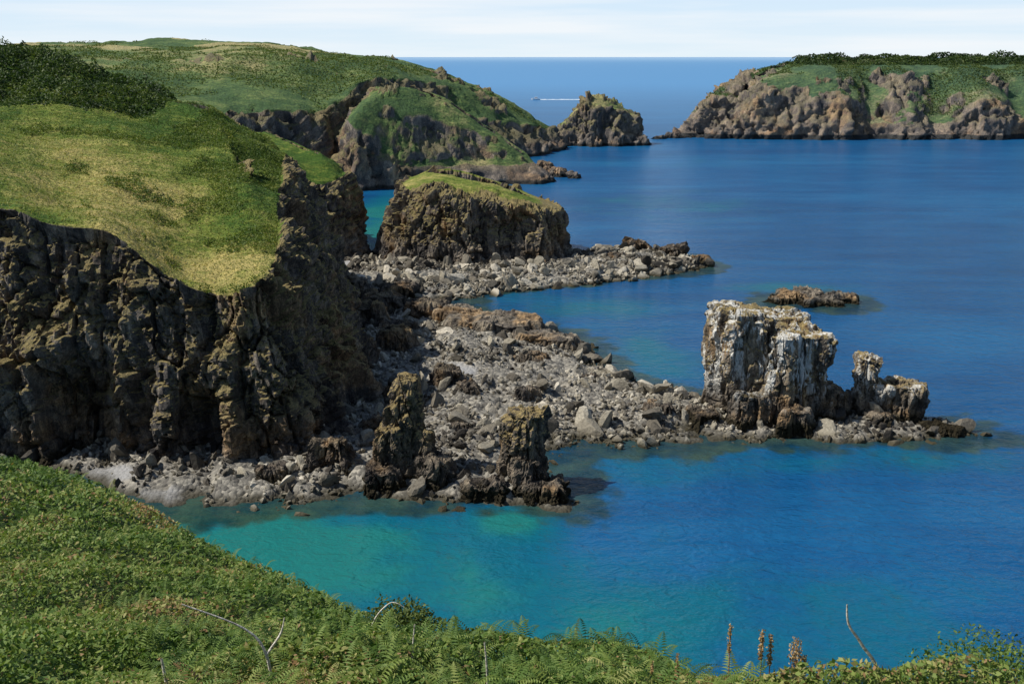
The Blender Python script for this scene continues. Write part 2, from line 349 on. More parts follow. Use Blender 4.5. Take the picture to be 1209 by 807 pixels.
# ---------------------------------------------------------------- towers
def tower(cx,cy,z0,z1,rx,ry,rot=0,taper=.85,tilt=(0,0),seed=0,res=.24,e=3.2,amp=.35,sc=.45,lean=(0,0),dome=.3,gk=0,pw=.8):
    nu=int(6.5*max(rx,ry)*1.1/res); nv=max(4,int((z1-z0)/res)); nt_=max(4,int(min(rx,ry)/res))
    th=np.linspace(0,2*np.pi,nu,endpoint=False)
    r=(abs(np.cos(th))**e+abs(np.sin(th))**e)**(-1/e)
    X=r*np.cos(th)*rx; Y=r*np.sin(th)*ry
    c,s=math.cos(rot),math.sin(rot); X,Y=X*c-Y*s,X*s+Y*c
    tw=np.linspace(0,1,nv); sw=1+(taper-1)*tw**pw; zw=z0+(z1-z0)*tw
    tt=np.linspace(0,1,nt_+1)[1:]; st=taper*(1-tt*.985); zt=z1+dome*tt
    S=np.concatenate([sw,st]); Z=np.concatenate([zw,zt]); T=np.concatenate([tw,np.ones(nt_)])
    G=np.stack([cx+X[:,None]*S+lean[0]*T[None],cy+Y[:,None]*S+lean[1]*T[None],np.broadcast_to(Z,(nu,len(Z)))+0.],-1)
    G[...,2]+=T*(tilt[0]*(G[...,0]-cx)+tilt[1]*(G[...,1]-cy))
    H=G.copy(); H[:,1:-1]=(G[:,:-2]+2*G[:,1:-1]+G[:,2:])/4; G=H
    n=normals(G,True); flip=n[...,2].mean()<0
    if flip: n=-n
    n[:,-3:]=(0,0,1)
    fade=np.ones(len(Z)); fade[-3:]=(.6,.3,.0)
    d=rockdisp(G,amp,sc,seed)-amp*.4
    d=d*(1-.35*ss(.6,.9,n[...,2]))
    G=G+n*(d*fade)[...,None]
    gr=ss(.6,.85,n[...,2])*gk
    return G.reshape(-1,3),gridF(nu,G.shape[1],True,flip),gr.ravel()
def towers(name,lst,mat):
    Vs,Fs,gs=[],[],[];o=0
    for k in lst:
        V,F,g=tower(**k); Vs.append(V);Fs.append(F+o);gs.append(g);o+=len(V)
    g=np.concatenate(gs)
    return mk(name,np.concatenate(Vs),np.concatenate(Fs),mat,False,{'grass':g,'dry':np.full(len(g),.6)})
T=lambda cx,cy,z0,z1,rx,ry,**k:dict(cx=cx,cy=cy,z0=z0,z1=z1,rx=rx,ry=ry,**k)
# main stack
towers('sea_stack',[
 T(37.8,164.5,-2,18.9,3.3,5.5,rot=.25,taper=.95,tilt=(-.05,-.03),seed=3,lean=(.1,0),dome=.2,amp=.45,sc=.7,e=4),
 T(41.2,162.2,-2,17.6,2.6,4.2,rot=-.1,taper=.9,tilt=(-.06,-.02),seed=4,lean=(-.3,0),dome=.2,amp=.45,sc=.7,e=4),
 T(45.0,160.0,-2,16.0,2.5,4.8,rot=-.2,taper=.92,tilt=(-.05,0),seed=5,dome=.1,amp=.45,sc=.7,e=4),
 T(49.0,162.5,-2,16.0,3.6,6.0,rot=.15,taper=.92,tilt=(-.08,.02),seed=8,dome=.1,amp=.45,sc=.7,e=4),
 T(45,168,-2,17.2,7,4.5,rot=0,taper=.9,tilt=(-.06,.0),seed=10,dome=.1,amp=.4,sc=.6),
 T(40,156.5,-2,6.0,4.5,3,rot=.1,taper=.5,seed=12,amp=.45,sc=.6),
 T(46.5,154.5,-2,4.2,4.6,3,rot=-.3,taper=.5,seed=13,amp=.45,sc=.6),
 T(54.4,160.5,-2,5.8,4.4,4.2,rot=.4,taper=.55,seed=14,tilt=(-.35,0),amp=.4),
 T(32.5,158,-2,2.8,5.0,4.5,rot=.2,taper=.5,seed=15,amp=.45,sc=.6),
 T(28,160.5,-2,2.0,4.0,3.5,rot=.2,taper=.5,seed=16,amp=.45,sc=.6)],M_stack)
towers('sea_stack',[
 T(60.0,160.5,-2,11.4,2.5,3.0,rot=.15,taper=.58,seed=21,lean=(-.2,0),dome=.5,amp=.42),
 T(62.3,160.0,-2,7.0,2.2,3.0,rot=-.1,taper=.8,seed=23,tilt=(-.25,0),amp=.35),
 T(66.0,159.5,-2,7.2,2.5,2.8,rot=.1,taper=1.05,tilt=(-.05,.02),seed=22,lean=(.6,0),amp=.35),
 T(64,158,-2,2.4,6.5,4.2,taper=.6,seed=24,amp=.45,sc=.6),
 T(71.5,155,-2,1.2,4.2,2.4,taper=.6,seed=25,rot=-.3,amp=.4)],M_stack)
# flat-topped large stack
fs=[((-41,296),(-33,302,22.6),(-23,316,25)),((-33,288),(-29,295,22.2),(-21,314,25)),((-22,285),(-20.5,290,21),(-17,312,24.4)),((-10,283),(-10,288,19.8),(-11,310,23.6)),
((-3,285.5),(-3.6,291,18.8),(-7,310,22.6)),((3,286),(2,291,17.6),(-3,310,21.5)),((11,288),(10,293,16),(3,310,19)),((16,297),(14.2,301,15.0),(6,313,18)),
((17,315),(14,316,15),(4,318,18)),((4,338),(2,333,17),(-6,322,22)),((-20,345),(-20,339,21),(-18,324,25)),((-37,335),(-32,330,22),(-25,321,25.3)),((-43,312),(-34,313,22.6),(-26,318,25.3))]
G=loft([expand(a,r,g,.5,.5) for a,r,g in fs],.4,[1.5,.4,.4,.8,.9,3],True,2)
land('flat_topped_sea_stack',G,True,M_head,.8,1.05,81,gz=15,gslope=(.8,.93),dryf=lambda P:np.full(P.shape[:-1],.5),und=.7,
   grf=lambda P:ss(303,294,P[...,1]+5*fbm(P/6,3,5)))
# pinnacle and pillar
towers('rock_pinnacle',[
 T(-16.6,136.5,-2,14.6,4.2,4.0,rot=.15,taper=.28,seed=31,lean=(1.0,0),dome=1.0,tilt=(.25,0),e=2.6,amp=.42,pw=1.25),
 T(-17.8,135,-2,8.6,3.4,3.2,rot=-.1,taper=.55,seed=32,e=2.6,amp=.4),
 T(-13.2,135.5,-2,8.2,3.0,3.4,taper=.45,seed=33,tilt=(-.4,0),e=2.6,amp=.4),
 T(-11.5,133.5,-2,4.4,4.2,3.6,rot=.3,taper=.5,seed=34,tilt=(-.2,0),amp=.45),
 T(-18.5,132,-2,3.2,4.5,3.5,taper=.5,seed=35,amp=.45)],M_rock)
towers('rock_pillar',[
 T(2.5,133.5,-1,11.5,2.7,2.8,rot=.22,taper=.88,seed=41,lean=(-.2,0),dome=.2,tilt=(.05,0),amp=.42),
 T(-.3,134.2,-1,10.2,1.4,2.0,rot=.3,taper=.6,seed=42,amp=.35),
 T(2.4,132.5,-2,5.2,3.8,4.0,taper=.6,seed=43,amp=.45),
 T(4.2,130.0,-2,2.2,5.0,3.6,taper=.65,seed=44,rot=-.2,amp=.45),
 T(-3.5,129.5,-2,2.6,4.6,3.5,taper=.6,seed=45,rot=.2,amp=.45)],M_rock)
# rock ribs / lumps over the shore
R=dict(res=.36,amp=.55,sc=.8)
towers('shore_rock_outcrop',[
 T(-30,232,-2,5.5,8,6,rot=.2,taper=.6,seed=51,**R),T(-20,226,-2,5,7,6,rot=-.3,taper=.6,seed=52,**R),
 T(-33,219,-2,6.4,6.5,5,rot=.2,taper=.55,seed=53,**R),T(-24,198,-2,6,6,5,rot=.4,taper=.5,seed=54,**R),
 T(-25,213,-2,4,7,5,rot=.1,taper=.6,seed=56,**R),
 T(-29,250,-2,3.8,7,5,rot=-.2,taper=.6,seed=55,**R),T(-41,252,-2,4.5,5,5,rot=-.2,taper=.6,seed=59,**R),
 T(-11.5,174,-1,5.0,4.6,3.6,rot=.3,taper=.45,seed=57,amp=.45),T(-8,168,-1,4.0,3,3,rot=.3,taper=.45,seed=58,amp=.45),
 T(2.5,166,-1,4.0,3,2.6,rot=.1,taper=.5,seed=60,amp=.4),T(25,160,-1,3,4,3,rot=.1,taper=.5,seed=61,amp=.4),
 T(-35,134,-1,2.8,3.4,2.6,rot=.1,taper=.5,seed=62,amp=.4),T(-27,138,-1,5.5,5,4,rot=.1,taper=.45,seed=63,amp=.45),
 T(-22,150,-1,4.0,4,3.4,rot=.5,taper=.45,seed=64,amp=.45),T(-20,165,-1,4.4,4,4.4,rot=.9,taper=.45,seed=68,amp=.45),
 T(14,178,-1,2.6,4,3,rot=.9,taper=.45,seed=86,amp=.4),T(4,190,-1,3,5,3.4,rot=-.4,taper=.45,seed=87,amp=.4),T(-8,152,-1,2.8,4,3,rot=.3,taper=.45,seed=88,amp=.4)],M_rock)
towers('rock_slab',[
 T(-4,215,-2,4.3,13,7,rot=-.28,taper=.78,seed=65,res=.36,amp=.42,sc=1.0,tilt=(0,.03)),
 T(7,205,-2,3.2,9,5,rot=-.5,taper=.75,seed=66,res=.36,amp=.42,sc=1.0),
 T(-13,222,-2,4.3,6,5,rot=-.28,taper=.75,seed=67,res=.36,amp=.42,sc=1.0)],M_slab)
towers('tidal_islet',[
 T(74,249,-2,2.2,8,5,rot=.05,taper=.6,seed=71,res=.3,amp=.5,sc=.5),T(83,247,-2,1.8,7,4.5,rot=-.1,taper=.6,seed=72,res=.3,amp=.5,sc=.5),
 T(78,243.5,-2,1.2,8,3,taper=.6,seed=73,res=.3,amp=.45,sc=.5),T(68,246,-2,1.5,5,3,taper=.6,seed=74,res=.3,amp=.45,sc=.5)],M_slab)
towers('causeway_rock',[
 T(40,311,-2,4.6,6,5,rot=.2,taper=.5,seed=75,res=.38,amp=.7,sc=.7),T(49,303,-2,3.6,6,5,rot=-.2,taper=.5,seed=76,res=.38,amp=.7,sc=.7),
 T(56,294,-2,2.8,5,3,rot=-.2,taper=.5,seed=77,res=.38,amp=.6,sc=.7),T(33,296,-2,2.6,6,4,rot=.3,taper=.6,seed=78,res=.38,amp=.6,sc=.7)],M_rock)
towers('offshore_rocks',[
 T(24,522,-2,4,6,5,taper=.5,seed=81,res=.8,amp=.8,sc=1),T(33,516,-2,2,6,4,taper=.5,seed=82,res=.8,amp=.8,sc=1),T(18,530,-2,6,6,5,taper=.5,seed=83,res=.8,amp=.8,sc=1),
 T(30,690,-2,7,9,6,taper=.5,seed=84,res=1,amp=1,sc=1.2),T(112,770,-2,2,8,4,taper=.5,seed=85,res=1,amp=.8,sc=1.2),T(124,778,-2,4,8,5,taper=.5,seed=86,res=1,amp=1,sc=1.2)],M_far)

# ---------------------------------------------------------------- low shore
shoreA=np.array([(-33.8,246),(-15.3,234),(-1,228.5),(14,209),(18.5,193),(26.5,178),(36.5,170),(55,169),(64.5,163),(74,159),(77,153.5),(68,151),(54.6,152),(40,150),(32,151),
 (22.3,150),(13,149.8),(6,144),(8.2,132),(7.5,127.3),(-.5,125.9),(-8.9,129),(-20.8,128),(-35.3,124.6),(-47,125.4),(-57.6,131.5),(-67,137.5),(-85,142),(-85,160),(-45,165),(-45,240)],float)
shoreB=np.array([(-60,303),(-34,300),(14.6,306),(38.6,318),(52,307),(58,292),(45,282),(22,267),(-1,257),(-14,248),(-31,243),(-50,235),(-60,240)],float)
def psd(x,y,poly):
    d=np.full(x.shape,1e9); ins=np.zeros(x.shape,bool); n=len(poly)
    for i in range(n):
        ax,ay=poly[i]; bx,by=poly[(i+1)%n]
        ex,ey=bx-ax,by-ay; t=np.clip(((x-ax)*ex+(y-ay)*ey)/(ex*ex+ey*ey),0,1)
        d=np.minimum(d,np.hypot(x-ax-t*ex,y-ay-t*ey))
        c=((ay>y)!=(by>y))&(x<(bx-ax)*(y-ay)/(by-ay+1e-12)+ax); ins^=c
    return np.where(ins,d,-d)
patches=[(-60,136,9,4),(-11,181,5,5),(-53,284,9,10),(-50,128.5,6,2.5)]
def shing(x,y):
    r=0
    for a,b_,c,d in patches: r=np.maximum(r,np.exp(-(((x-a)/c)**2+((y-b_)/d)**2)))
    return ss(.35,.7,r+.25*fbm(p3(x/4,y/4),3,91))
def shore_h(x,y):
    sd=np.maximum(psd(x,y,shoreA),psd(x,y,shoreB))
    sd=sd+3.0*fbm(p3(x/9,y/9),3,5)+1.2*fbm(p3(x/2.6,y/2.6),3,6)-.6
    h=np.where(sd>0,.1+2.3*(1-np.exp(-sd/8)),sd*.33)
    c1,_=cells(p3(x/3.5,y/3.5,.5),15,.75,1.2); 
    s=shing(x,y)
    h=h+(.5*c1+.65*fbm(p3(x/6,y/6),3,8)+.35*fbm(p3(x/1.3,y/1.3),2,9))*ss(-3,2,sd)*(1-.85*s)
    return h,sd,s
xs=np.arange(-90,84,.6); ys=np.arange(118,325,.6); X,Y=np.meshgrid(xs,ys,indexing='ij')
H,SD,S=shore_h(X,Y); H=np.maximum(H,-6)
mk('boulder_beach',np.stack([X,Y,H],-1),gridF(len(xs),len(ys),False),M_shore,True,{'shingle':S})
def ico(sub):
    import bmesh
    bm=bmesh.new(); bmesh.ops.create_icosphere(bm,subdivisions=sub,radius=1); V=np.array([v.co[:] for v in bm.verts]); F=np.array([[v.index for v in f.verts] for f in bm.faces]); bm.free(); return V,F
def mktemps(sub):
    IV,IF=ico(sub); o_=[]
    for k in range(16):
        V=IV.copy()
        for _ in range(9):
            d=rng.normal(size=3); d/=np.linalg.norm(d); o=rng.uniform(.3,.66); pr=V@d; V=V-np.maximum(pr-o,0)[:,None]*d
        o_.append(V*np.array([1.4,1,.8])*1.25)
    return np.array(o_),IF
TM={1:mktemps(1),2:mktemps(2)}
def boulders(name,N,box,smin,smax,pw,sdr,sub=2,seed=1):
    temps,IF=TM[sub]; nv=temps.shape[1]
    r=np.random.default_rng(seed)
    x=r.uniform(box[0],box[1],N); y=r.uniform(box[2],box[3],N)
    h,sd,s=shore_h(x,y); dens=fbm(p3(x/10,y/10),3,33)
    k=(sd>sdr[0])&(sd<sdr[1])&(r.random(N)>s*.97)&(r.random(N)<.65+.9*dens)
    x,y,h=x[k],y[k],h[k]; n=len(x)
    sz=smin+(smax-smin)*r.random(n)**pw
    V=temps[r.integers(0,16,n)]*sz[:,None,None]*r.uniform(.7,1.3,(n,1,3))
    q=r.normal(size=(n,4)); q/=np.linalg.norm(q,axis=1,keepdims=True); a,b_,c,d=q.T
    Rm=np.stack([np.stack([1-2*(c*c+d*d),2*(b_*c-a*d),2*(b_*d+a*c)],-1),np.stack([2*(b_*c+a*d),1-2*(b_*b_+d*d),2*(c*d-a*b_)],-1),np.stack([2*(b_*d-a*c),2*(c*d+a*b_),1-2*(b_*b_+c*c)],-1)],1)
    V=np.einsum('nij,nkj->nki',Rm,V)+np.stack([x,y,h+sz*.2],-1)[:,None]
    F=(IF[None]+np.arange(n)[:,None,None]*nv).reshape(-1,3)
    t=np.clip(.54+.25*r.normal(size=n)+.55*fbm(p3(x/12,y/12),3,44),0,1)
    return mk(name,V.reshape(-1,3),F,M_boul,False,{'tint':np.repeat(t,nv)})
boulders('shore_boulders',6000,(-85,78,122,245),.35,1.9,5,(-2.5,40),2,1)
boulders('shore_stones',36000,(-85,78,122,245),.16,.6,2,(-1.6,40),1,3)
boulders('causeway_boulders',4500,(-60,60,240,320),.4,2.0,3.5,(-2.4,40),2,2)
boulders('causeway_stones',20000,(-60,60,240,320),.2,.8,2,(-1.8,40),1,4)

# ---------------------------------------------------------------- foreground hill
crest=np.array([(-90,50),(-45,41),(-19,35),(-10.5,28),(-3.9,20),(-.6,14),(2,11.5),(5,10.5),(9,11),(40,24)],float)
def crest_d(x,y):
    d=np.full(x.shape,1e9); sg=np.ones(x.shape)
    for i in range(len(crest)-1):
        ax,ay=crest[i]; bx,by=crest[i+1]; ex,ey=bx-ax,by-ay
        t=np.clip(((x-ax)*ex+(y-ay)*ey)/(ex*ex+ey*ey),0,1); dd=np.hypot(x-ax-t*ex,y-ay-t*ey)
        cr=ex*(y-ay)-ey*(x-ax); m=dd<d; d=np.where(m,dd,d); sg=np.where(m,np.where(cr>0,1,-1),sg)
    return d*sg
def fgz(x,y):
    zi=np.interp(y,[-60,-20,0,4,8,10,12,14,20,28,35,45,60,90],[72,63,58.1,56.3,54.0,52.75,51.4,50.2,48.0,46.2,45.6,45.8,47,50])
    d=crest_d(x,y)-.6*ss(1,-3,x)
    z=zi-1.5*np.logaddexp(0,d/1.2)*1.2+.3*1.5
    z=z-.22*ss(-.5,2.2,x)*ss(4,8,y)
    z=z+.25*fbm(p3(x/5,y/5),3,61)*ss(3,9,np.hypot(x,y))
    return np.maximum(z,-5),d
xs=np.concatenate([np.arange(-110,-30,1.5),np.arange(-30,12,.35),np.arange(12,90,1.5)]); ys=np.concatenate([np.arange(-50,0,1.5),np.arange(0,45,.35),np.arange(45,130,1.5)])
X,Y=np.meshgrid(xs,ys,indexing='ij'); Z,_=fgz(X,Y)
mk('hillside',np.stack([X,Y,Z],-1),gridF(len(xs),len(ys),False),land_mat('hillside_soil',.5,grass=((.015,.03,.007),(.035,.06,.012),(.09,.08,.03)),ledge=0),True,{'grass':ss(3,20,Z),'dry':np.full(Z.shape,.3)})

def quads(C,size,r,up=.4,aspect=.5):
    n=len(C); a=r.normal(size=(n,3)); a/=np.linalg.norm(a,axis=1,keepdims=True)
    nn=r.normal(size=(n,3))+np.array([0,0,up*3]); b_=np.cross(nn,a); b_/=np.linalg.norm(b_,axis=1,keepdims=True)+1e-9
    a=np.cross(b_,nn); a/=np.linalg.norm(a,axis=1,keepdims=True)+1e-9
    s=np.broadcast_to(size,(n,))[:,None]
    return np.stack([C+a*s,C+b_*s*aspect+a*s*.15,C-a*s,C-b_*s*aspect+a*s*.15],1)
def leaves(name,C,size,tint,mat,r,up=.4,aspect=.5,parent=None):
    V=quads(C,size,r,up,aspect); n=len(C)
    return mk(name,V.reshape(-1,3),np.arange(4*n).reshape(n,4),mat,False,{'tint':np.repeat(np.clip(tint,0,1),4)},parent)
r=np.random.default_rng(5)
N=290000
y=6.5*np.exp(r.random(N)*math.log(46/6.5)); x=r.uniform(-.62,.62,N)*y+r.uniform(-1,1,N)
z,d=fgz(x,y); k=(d<1.8); x,y,z,d=x[k],y[k],z[k],d[k]
def can(x,y): return .08+.40*np.clip(.45+1.1*fbm(p3(x/1.1,y/1.1),4,66),0,1.3)+.6*ss(.0,.8,vn(p3(x/3.2,y/3.2),67))*ss(2,-1,x)
hc=can(x,y); u=1-r.random(len(x))**2.2*.8
C=np.stack([x,y,z+hc*u],-1)
tn=.39+.40*fbm(p3(x/2.2,y/2.2),3,68)+.17*r.normal(size=len(x))+.28*(u-.6)+.34*fbm(p3(x/7,y/7),2,69)  # leaves low in the canopy tinted darker, slight self-shade painted in
tn=tn+(r.random(len(x))<.03)*.5
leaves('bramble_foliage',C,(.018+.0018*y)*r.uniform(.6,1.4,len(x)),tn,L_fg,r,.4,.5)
# bracken fronds
nf=5600; y=6.5*np.exp(r.random(nf)*math.log(38/6.5)); x=r.uniform(-.6,.6,nf)*y
z,d=fgz(x,y); k=(d<1.0)&(fbm(p3(x/4,y/4),2,77)>-.2); x,y,z=x[k],y[k],z[k]; n=len(x)
np_=11; tpos=np.linspace(.12,1,np_); tv=[]
for s_ in (-1,1):
    for t in tpos:
        Lp=.20*(1-t)**.8+.02; c0=np.array([0,t*.62,.20*math.sin(t*2.4)]); w=.020
        tip=c0+np.array([s_*Lp,.10*Lp/.24,-.25*Lp]); 
        tv.append([c0+[0,-w*.7,0],(c0+tip)/2+[0,-w,.012],tip,(c0+tip)/2+[0,w,.012]])
tv=np.array(tv).reshape(-1,3)
az=r.uniform(0,2*np.pi,n); el=r.uniform(-.15,.45,n); sc=r.uniform(.35,.7,n)*(.6+.014*y)
ca,sa,ce,se=np.cos(az),np.sin(az),np.cos(el),np.sin(el)
v=tv[None]*sc[:,None,None]
yy=v[...,1]*ce[:,None]-v[...,2]*se[:,None]; zz=v[...,1]*se[:,None]+v[...,2]*ce[:,None]
V=np.stack([v[...,0]*ca[:,None]-yy*sa[:,None]+x[:,None],v[...,0]*sa[:,None]+yy*ca[:,None]+y[:,None],zz+(z+can(x,y)*.95)[:,None]],-1)
m_=len(tv); tn=np.clip(.46+.2*r.normal(size=n)+.25*fbm(p3(x/5,y/5),2,79),0,1)
mk('bracken',V.reshape(-1,3),np.arange(n*m_).reshape(-1,4),L_fg,False,{'tint':np.repeat(tn,m_)})
def tube(name,pts,rad,mat,parent=None,ns=6):
    P=np.array(pts,float); n=len(P); k=6; t=np.linspace(0,n-1,(n-1)*k+1)
    i=np.minimum(t.astype(int),n-2); f=(t-i)[:,None]
    p0=P[np.maximum(i-1,0)];p1=P[i];p2=P[i+1];p3_=P[np.minimum(i+2,n-1)]
    Q=.5*(2*p1+(p2-p0)*f+(2*p0-5*p1+4*p2-p3_)*f**2+(3*p1-p0-3*p2+p3_)*f**3)
    Rr=np.interp(t,np.arange(n),rad); T_=np.gradient(Q,axis=0); T_/=np.linalg.norm(T_,axis=1,keepdims=True)+1e-9
    a=np.cross(T_,[.3,.9,.1]); a/=np.linalg.norm(a,axis=1,keepdims=True)+1e-9; b_=np.cross(T_,a)
    th=np.linspace(0,2*np.pi,ns,endpoint=False)
    G=Q[None]+(np.cos(th)[:,None,None]*a[None]+np.sin(th)[:,None,None]*b_[None])*Rr[None,:,None]
    return mk(name,G,gridF(ns,len(t),True),mat,True,None,parent)
def shrub(name,cx,cy,cz,rx,ry,rz,n,size,mat,t0,seed):
    r=np.random.default_rng(seed); d=r.normal(size=(n,3)); d/=np.linalg.norm(d,axis=1,keepdims=True)
    lump=1+.45*fbm(d*2.6+seed,3,seed); rad=lump*r.random(n)**.3
    C=d*rad[:,None]*np.array([rx,ry,rz])+np.array([cx,cy,cz]); C=C[C[:,2]>cz-rz*.7]
    par=bpy.data.objects.new(name,None); scene.collection.objects.link(par)
    leaves('foliage',C,size*r.uniform(.6,1.4,len(C)),t0+.15*r.normal(size=len(C)),mat,r,.2,.5,par)
    for q in range(7):
        a=r.uniform(0,6.28); tube('branch',[(cx,cy,cz-rz),(cx+.3*rx*math.cos(a),cy+.3*ry*math.sin(a),cz-.2*rz),(cx+.7*rx*math.cos(a),cy+.7*ry*math.sin(a),cz+.4*rz)],[.02,.014,.006],M_twig,par)
M_twig=plain_mat('dead_twig_bark',(.45,.39,.30),(.78,.72,.6),30)
M_brown=plain_mat('dry_seedhead',(.20,.11,.06),(.40,.26,.14),40)
L_seed=leaf_mat('seedhead_husk',[(0,(.18,.09,.04)),(.5,(.40,.25,.11)),(1,(.6,.46,.23))])
shrub('gorse_bush',-2.1,17,49.2,.85,.75,.65,6500,.04,L_hedge,.8,3)
shrub('gorse_bush',5.5,9.2,53.2,1.2,.9,.8,18000,.024,L_fg,.42,4)
shrub('gorse_bush',.6,11.4,51.3,.8,.5,.35,4000,.028,L_fg,.35,6)
shrub('gorse_bush',2.6,9.6,52.7,.9,.5,.4,6000,.022,L_fg,.45,8)
tube('dead_stem',[(3.05,7,54.2),(2.98,7,55.14),(2.80,7,55.48),(2.68,7.0,55.66),(2.65,7,55.84)],[.018,.016,.013,.010,.005],M_twig)
tube('dead_stem',[(-.18,7,54.5),(-.2,7,55.2),(-.22,7,55.50)],[.012,.010,.006],M_twig)
tube('dead_stem',[(-.9,7.5,54.1),(-.86,7.5,55.0),(-.83,7.5,55.35)],[.011,.009,.005],M_twig)
tube('dead_stem',[(-1.5,9,53.6),(-1.45,9,54.35),(-1.25,9,54.66),(-1.1,9.0,54.62)],[.010,.008,.006,.004],M_twig)
tube('dead_twig',[(-2.0,7.2,54.8),(-2.03,7.2,55.25),(-2.2,7.2,55.5),(-2.65,7.1,55.78)],[.016,.013,.009,.005],M_twig)
tube('dead_twig',[(-2.03,7.2,55.25),(-1.9,7.2,55.45),(-1.86,7.2,55.6)],[.012,.009,.004],M_twig)
tube('dead_twig',[(-2.75,7,54.7),(-2.8,7,55.1),(-2.82,7,55.35)],[.016,.014,.009],M_twig)
for (X0,Zt,th) in [(1.76,55.66,.35),(2.02,55.62,.5),(2.09,55.57,.5),(2.30,55.52,1.8),(2.37,55.38,1.0),(1.35,55.40,.3),(1.15,55.33,.3),(3.3,55.3,.35),(3.55,55.33,.3)]:
    par=bpy.data.objects.new('dock_plant',None); scene.collection.objects.link(par)
    tube('stalk',[(X0+.03,7.05,54.0),(X0,7,54.8),(X0-.02,7,Zt)],[.008,.007,.003],M_brown,par)
    r2=np.random.default_rng(int(X0*100)); n=int(320*th+60); tt=r2.random(n)**.8*(.22+.12*th)
    C=np.stack([X0-.02+r2.normal(size=n)*.016*th**.7,7+r2.normal(size=n)*.016*th**.7,Zt-tt],-1)
    leaves('seedhead',C,.012,.55+.25*r2.normal(size=n),L_seed,r2,.1,.6,par)

# ---------------------------------------------------------------- canopy on distant land
def sample(G,mask,N,r):
    a=G[:-1,:-1];b_=G[1:,:-1];c=G[1:,1:];d=G[:-1,1:]
    ar=np.linalg.norm(np.cross(c-a,d-b_),axis=-1)*mask[:-1,:-1]; p=ar.ravel()/ar.sum()
    i=r.choice(len(p),N,p=p); u=r.random((N,1)); v=r.random((N,1)); f=lambda q:q.reshape(-1,3)[i]
    return f(a)*(1-u)*(1-v)+f(b_)*u*(1-v)+f(c)*u*v+f(d)*(1-u)*v
r=np.random.default_rng(9)
x_,y_=Gh[...,0],Gh[...,1]
hm=((y_>232+4*vn(Gh/9,3))&(x_<-84)&(x_>-200)&(grh>.4)).astype(float)
P=sample(Gh,hm,70000,r); e=ss(232,246,P[:,1])*ss(-82,-96,P[:,0])
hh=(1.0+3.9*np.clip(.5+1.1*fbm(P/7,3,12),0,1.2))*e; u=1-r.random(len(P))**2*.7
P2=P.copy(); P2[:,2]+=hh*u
leaves('hedge',P2,.36*r.uniform(.6,1.4,len(P)),.38+.3*(u-.6)+.15*r.normal(size=len(P))+.35*fbm(P/5,2,4),L_hedge,r,.3,.6)  # tint drops toward the hedge foot, a little painted shade
gm=((grh>.55)&(y_<262)&(x_>-175)).astype(float)
P=sample(Gh,gm,90000,r); P2=P.copy(); lump=np.clip(.25+1.2*fbm(P/2.6,3,14),0,1.2); P2[:,2]+=.05+.55*lump*r.random(len(P))
dr=dry_head(P)
leaves('headland_grass',P2,.17*r.uniform(.6,1.4,len(P)),dr*.95+.14*r.normal(size=len(P))+.4*fbm(P/7,4,15)-.03,L_grass,r,.25,.4)
sm=((grh>.5)&(y_<262)&(x_>-110)&((fbm(Gh/9,4,55)+.55*ss(-74,-56,x_+ (y_-200)*.25)-.35*ss(168,150,y_))>.42)).astype(float)
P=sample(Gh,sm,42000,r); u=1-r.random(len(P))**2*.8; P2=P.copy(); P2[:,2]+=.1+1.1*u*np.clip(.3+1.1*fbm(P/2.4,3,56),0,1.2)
leaves('headland_bracken',P2,.19*r.uniform(.6,1.4,len(P)),.22+.12*r.normal(size=len(P))+.25*(u-.5)+.2*fbm(P/5,2,57),L_grass,r,.3,.5)  # lower fronds get a darker tint as painted shade
zi=Gi[...,2]; yi=Gi[...,1]
im=((zi>53)&(gri>.3)&(Gi[...,0]<560)&(yi<960)).astype(float)
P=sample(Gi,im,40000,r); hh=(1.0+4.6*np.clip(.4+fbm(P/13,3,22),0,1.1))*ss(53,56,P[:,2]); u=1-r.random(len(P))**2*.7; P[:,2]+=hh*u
leaves('island_trees',P,.85*r.uniform(.6,1.4,len(P)),.3+.3*(u-.6)+.2*r.normal(size=len(P))+.35*fbm(P/9,2,4),L_hedge,r,.3,.6)  # tree tint includes painted shade, darker below the crown tops
im=((zi>16)&(gri>.3)&(Gi[...,0]<520)&(yi<900)&(fbm(Gi/np.array([30,40,30]),4,31)>.0)).astype(float)
P=sample(Gi,im,26000,r); u=r.random(len(P)); P[:,2]+=.2+1.8*u*np.clip(.4+fbm(P/8,3,23),0,1)
leaves('island_scrub',P,.55*r.uniform(.6,1.4,len(P)),.7+.25*r.normal(size=len(P)),L_hedge,r,.3,.6)
xb,yb=Gb[...,0],Gb[...,1]
lines=(abs(vn(Gb/np.array([90,70,900.]),5)+.1)<.03)
im=((grb>.5)&(((fbm(Gb/45,5,31)>.08)&(yb<760))|(lines&(yb>640)))&(xb>-420)&(yb<930)).astype(float)
P=sample(Gb,im,45000,r); u=r.random(len(P)); P[:,2]+=.1+1.5*u*np.clip(.4+fbm(P/7,3,23),0,1.1)
leaves('hillside_scrub',P,.5*r.uniform(.6,1.4,len(P)),.9+.25*r.normal(size=len(P)),L_hedge,r,.3,.6)

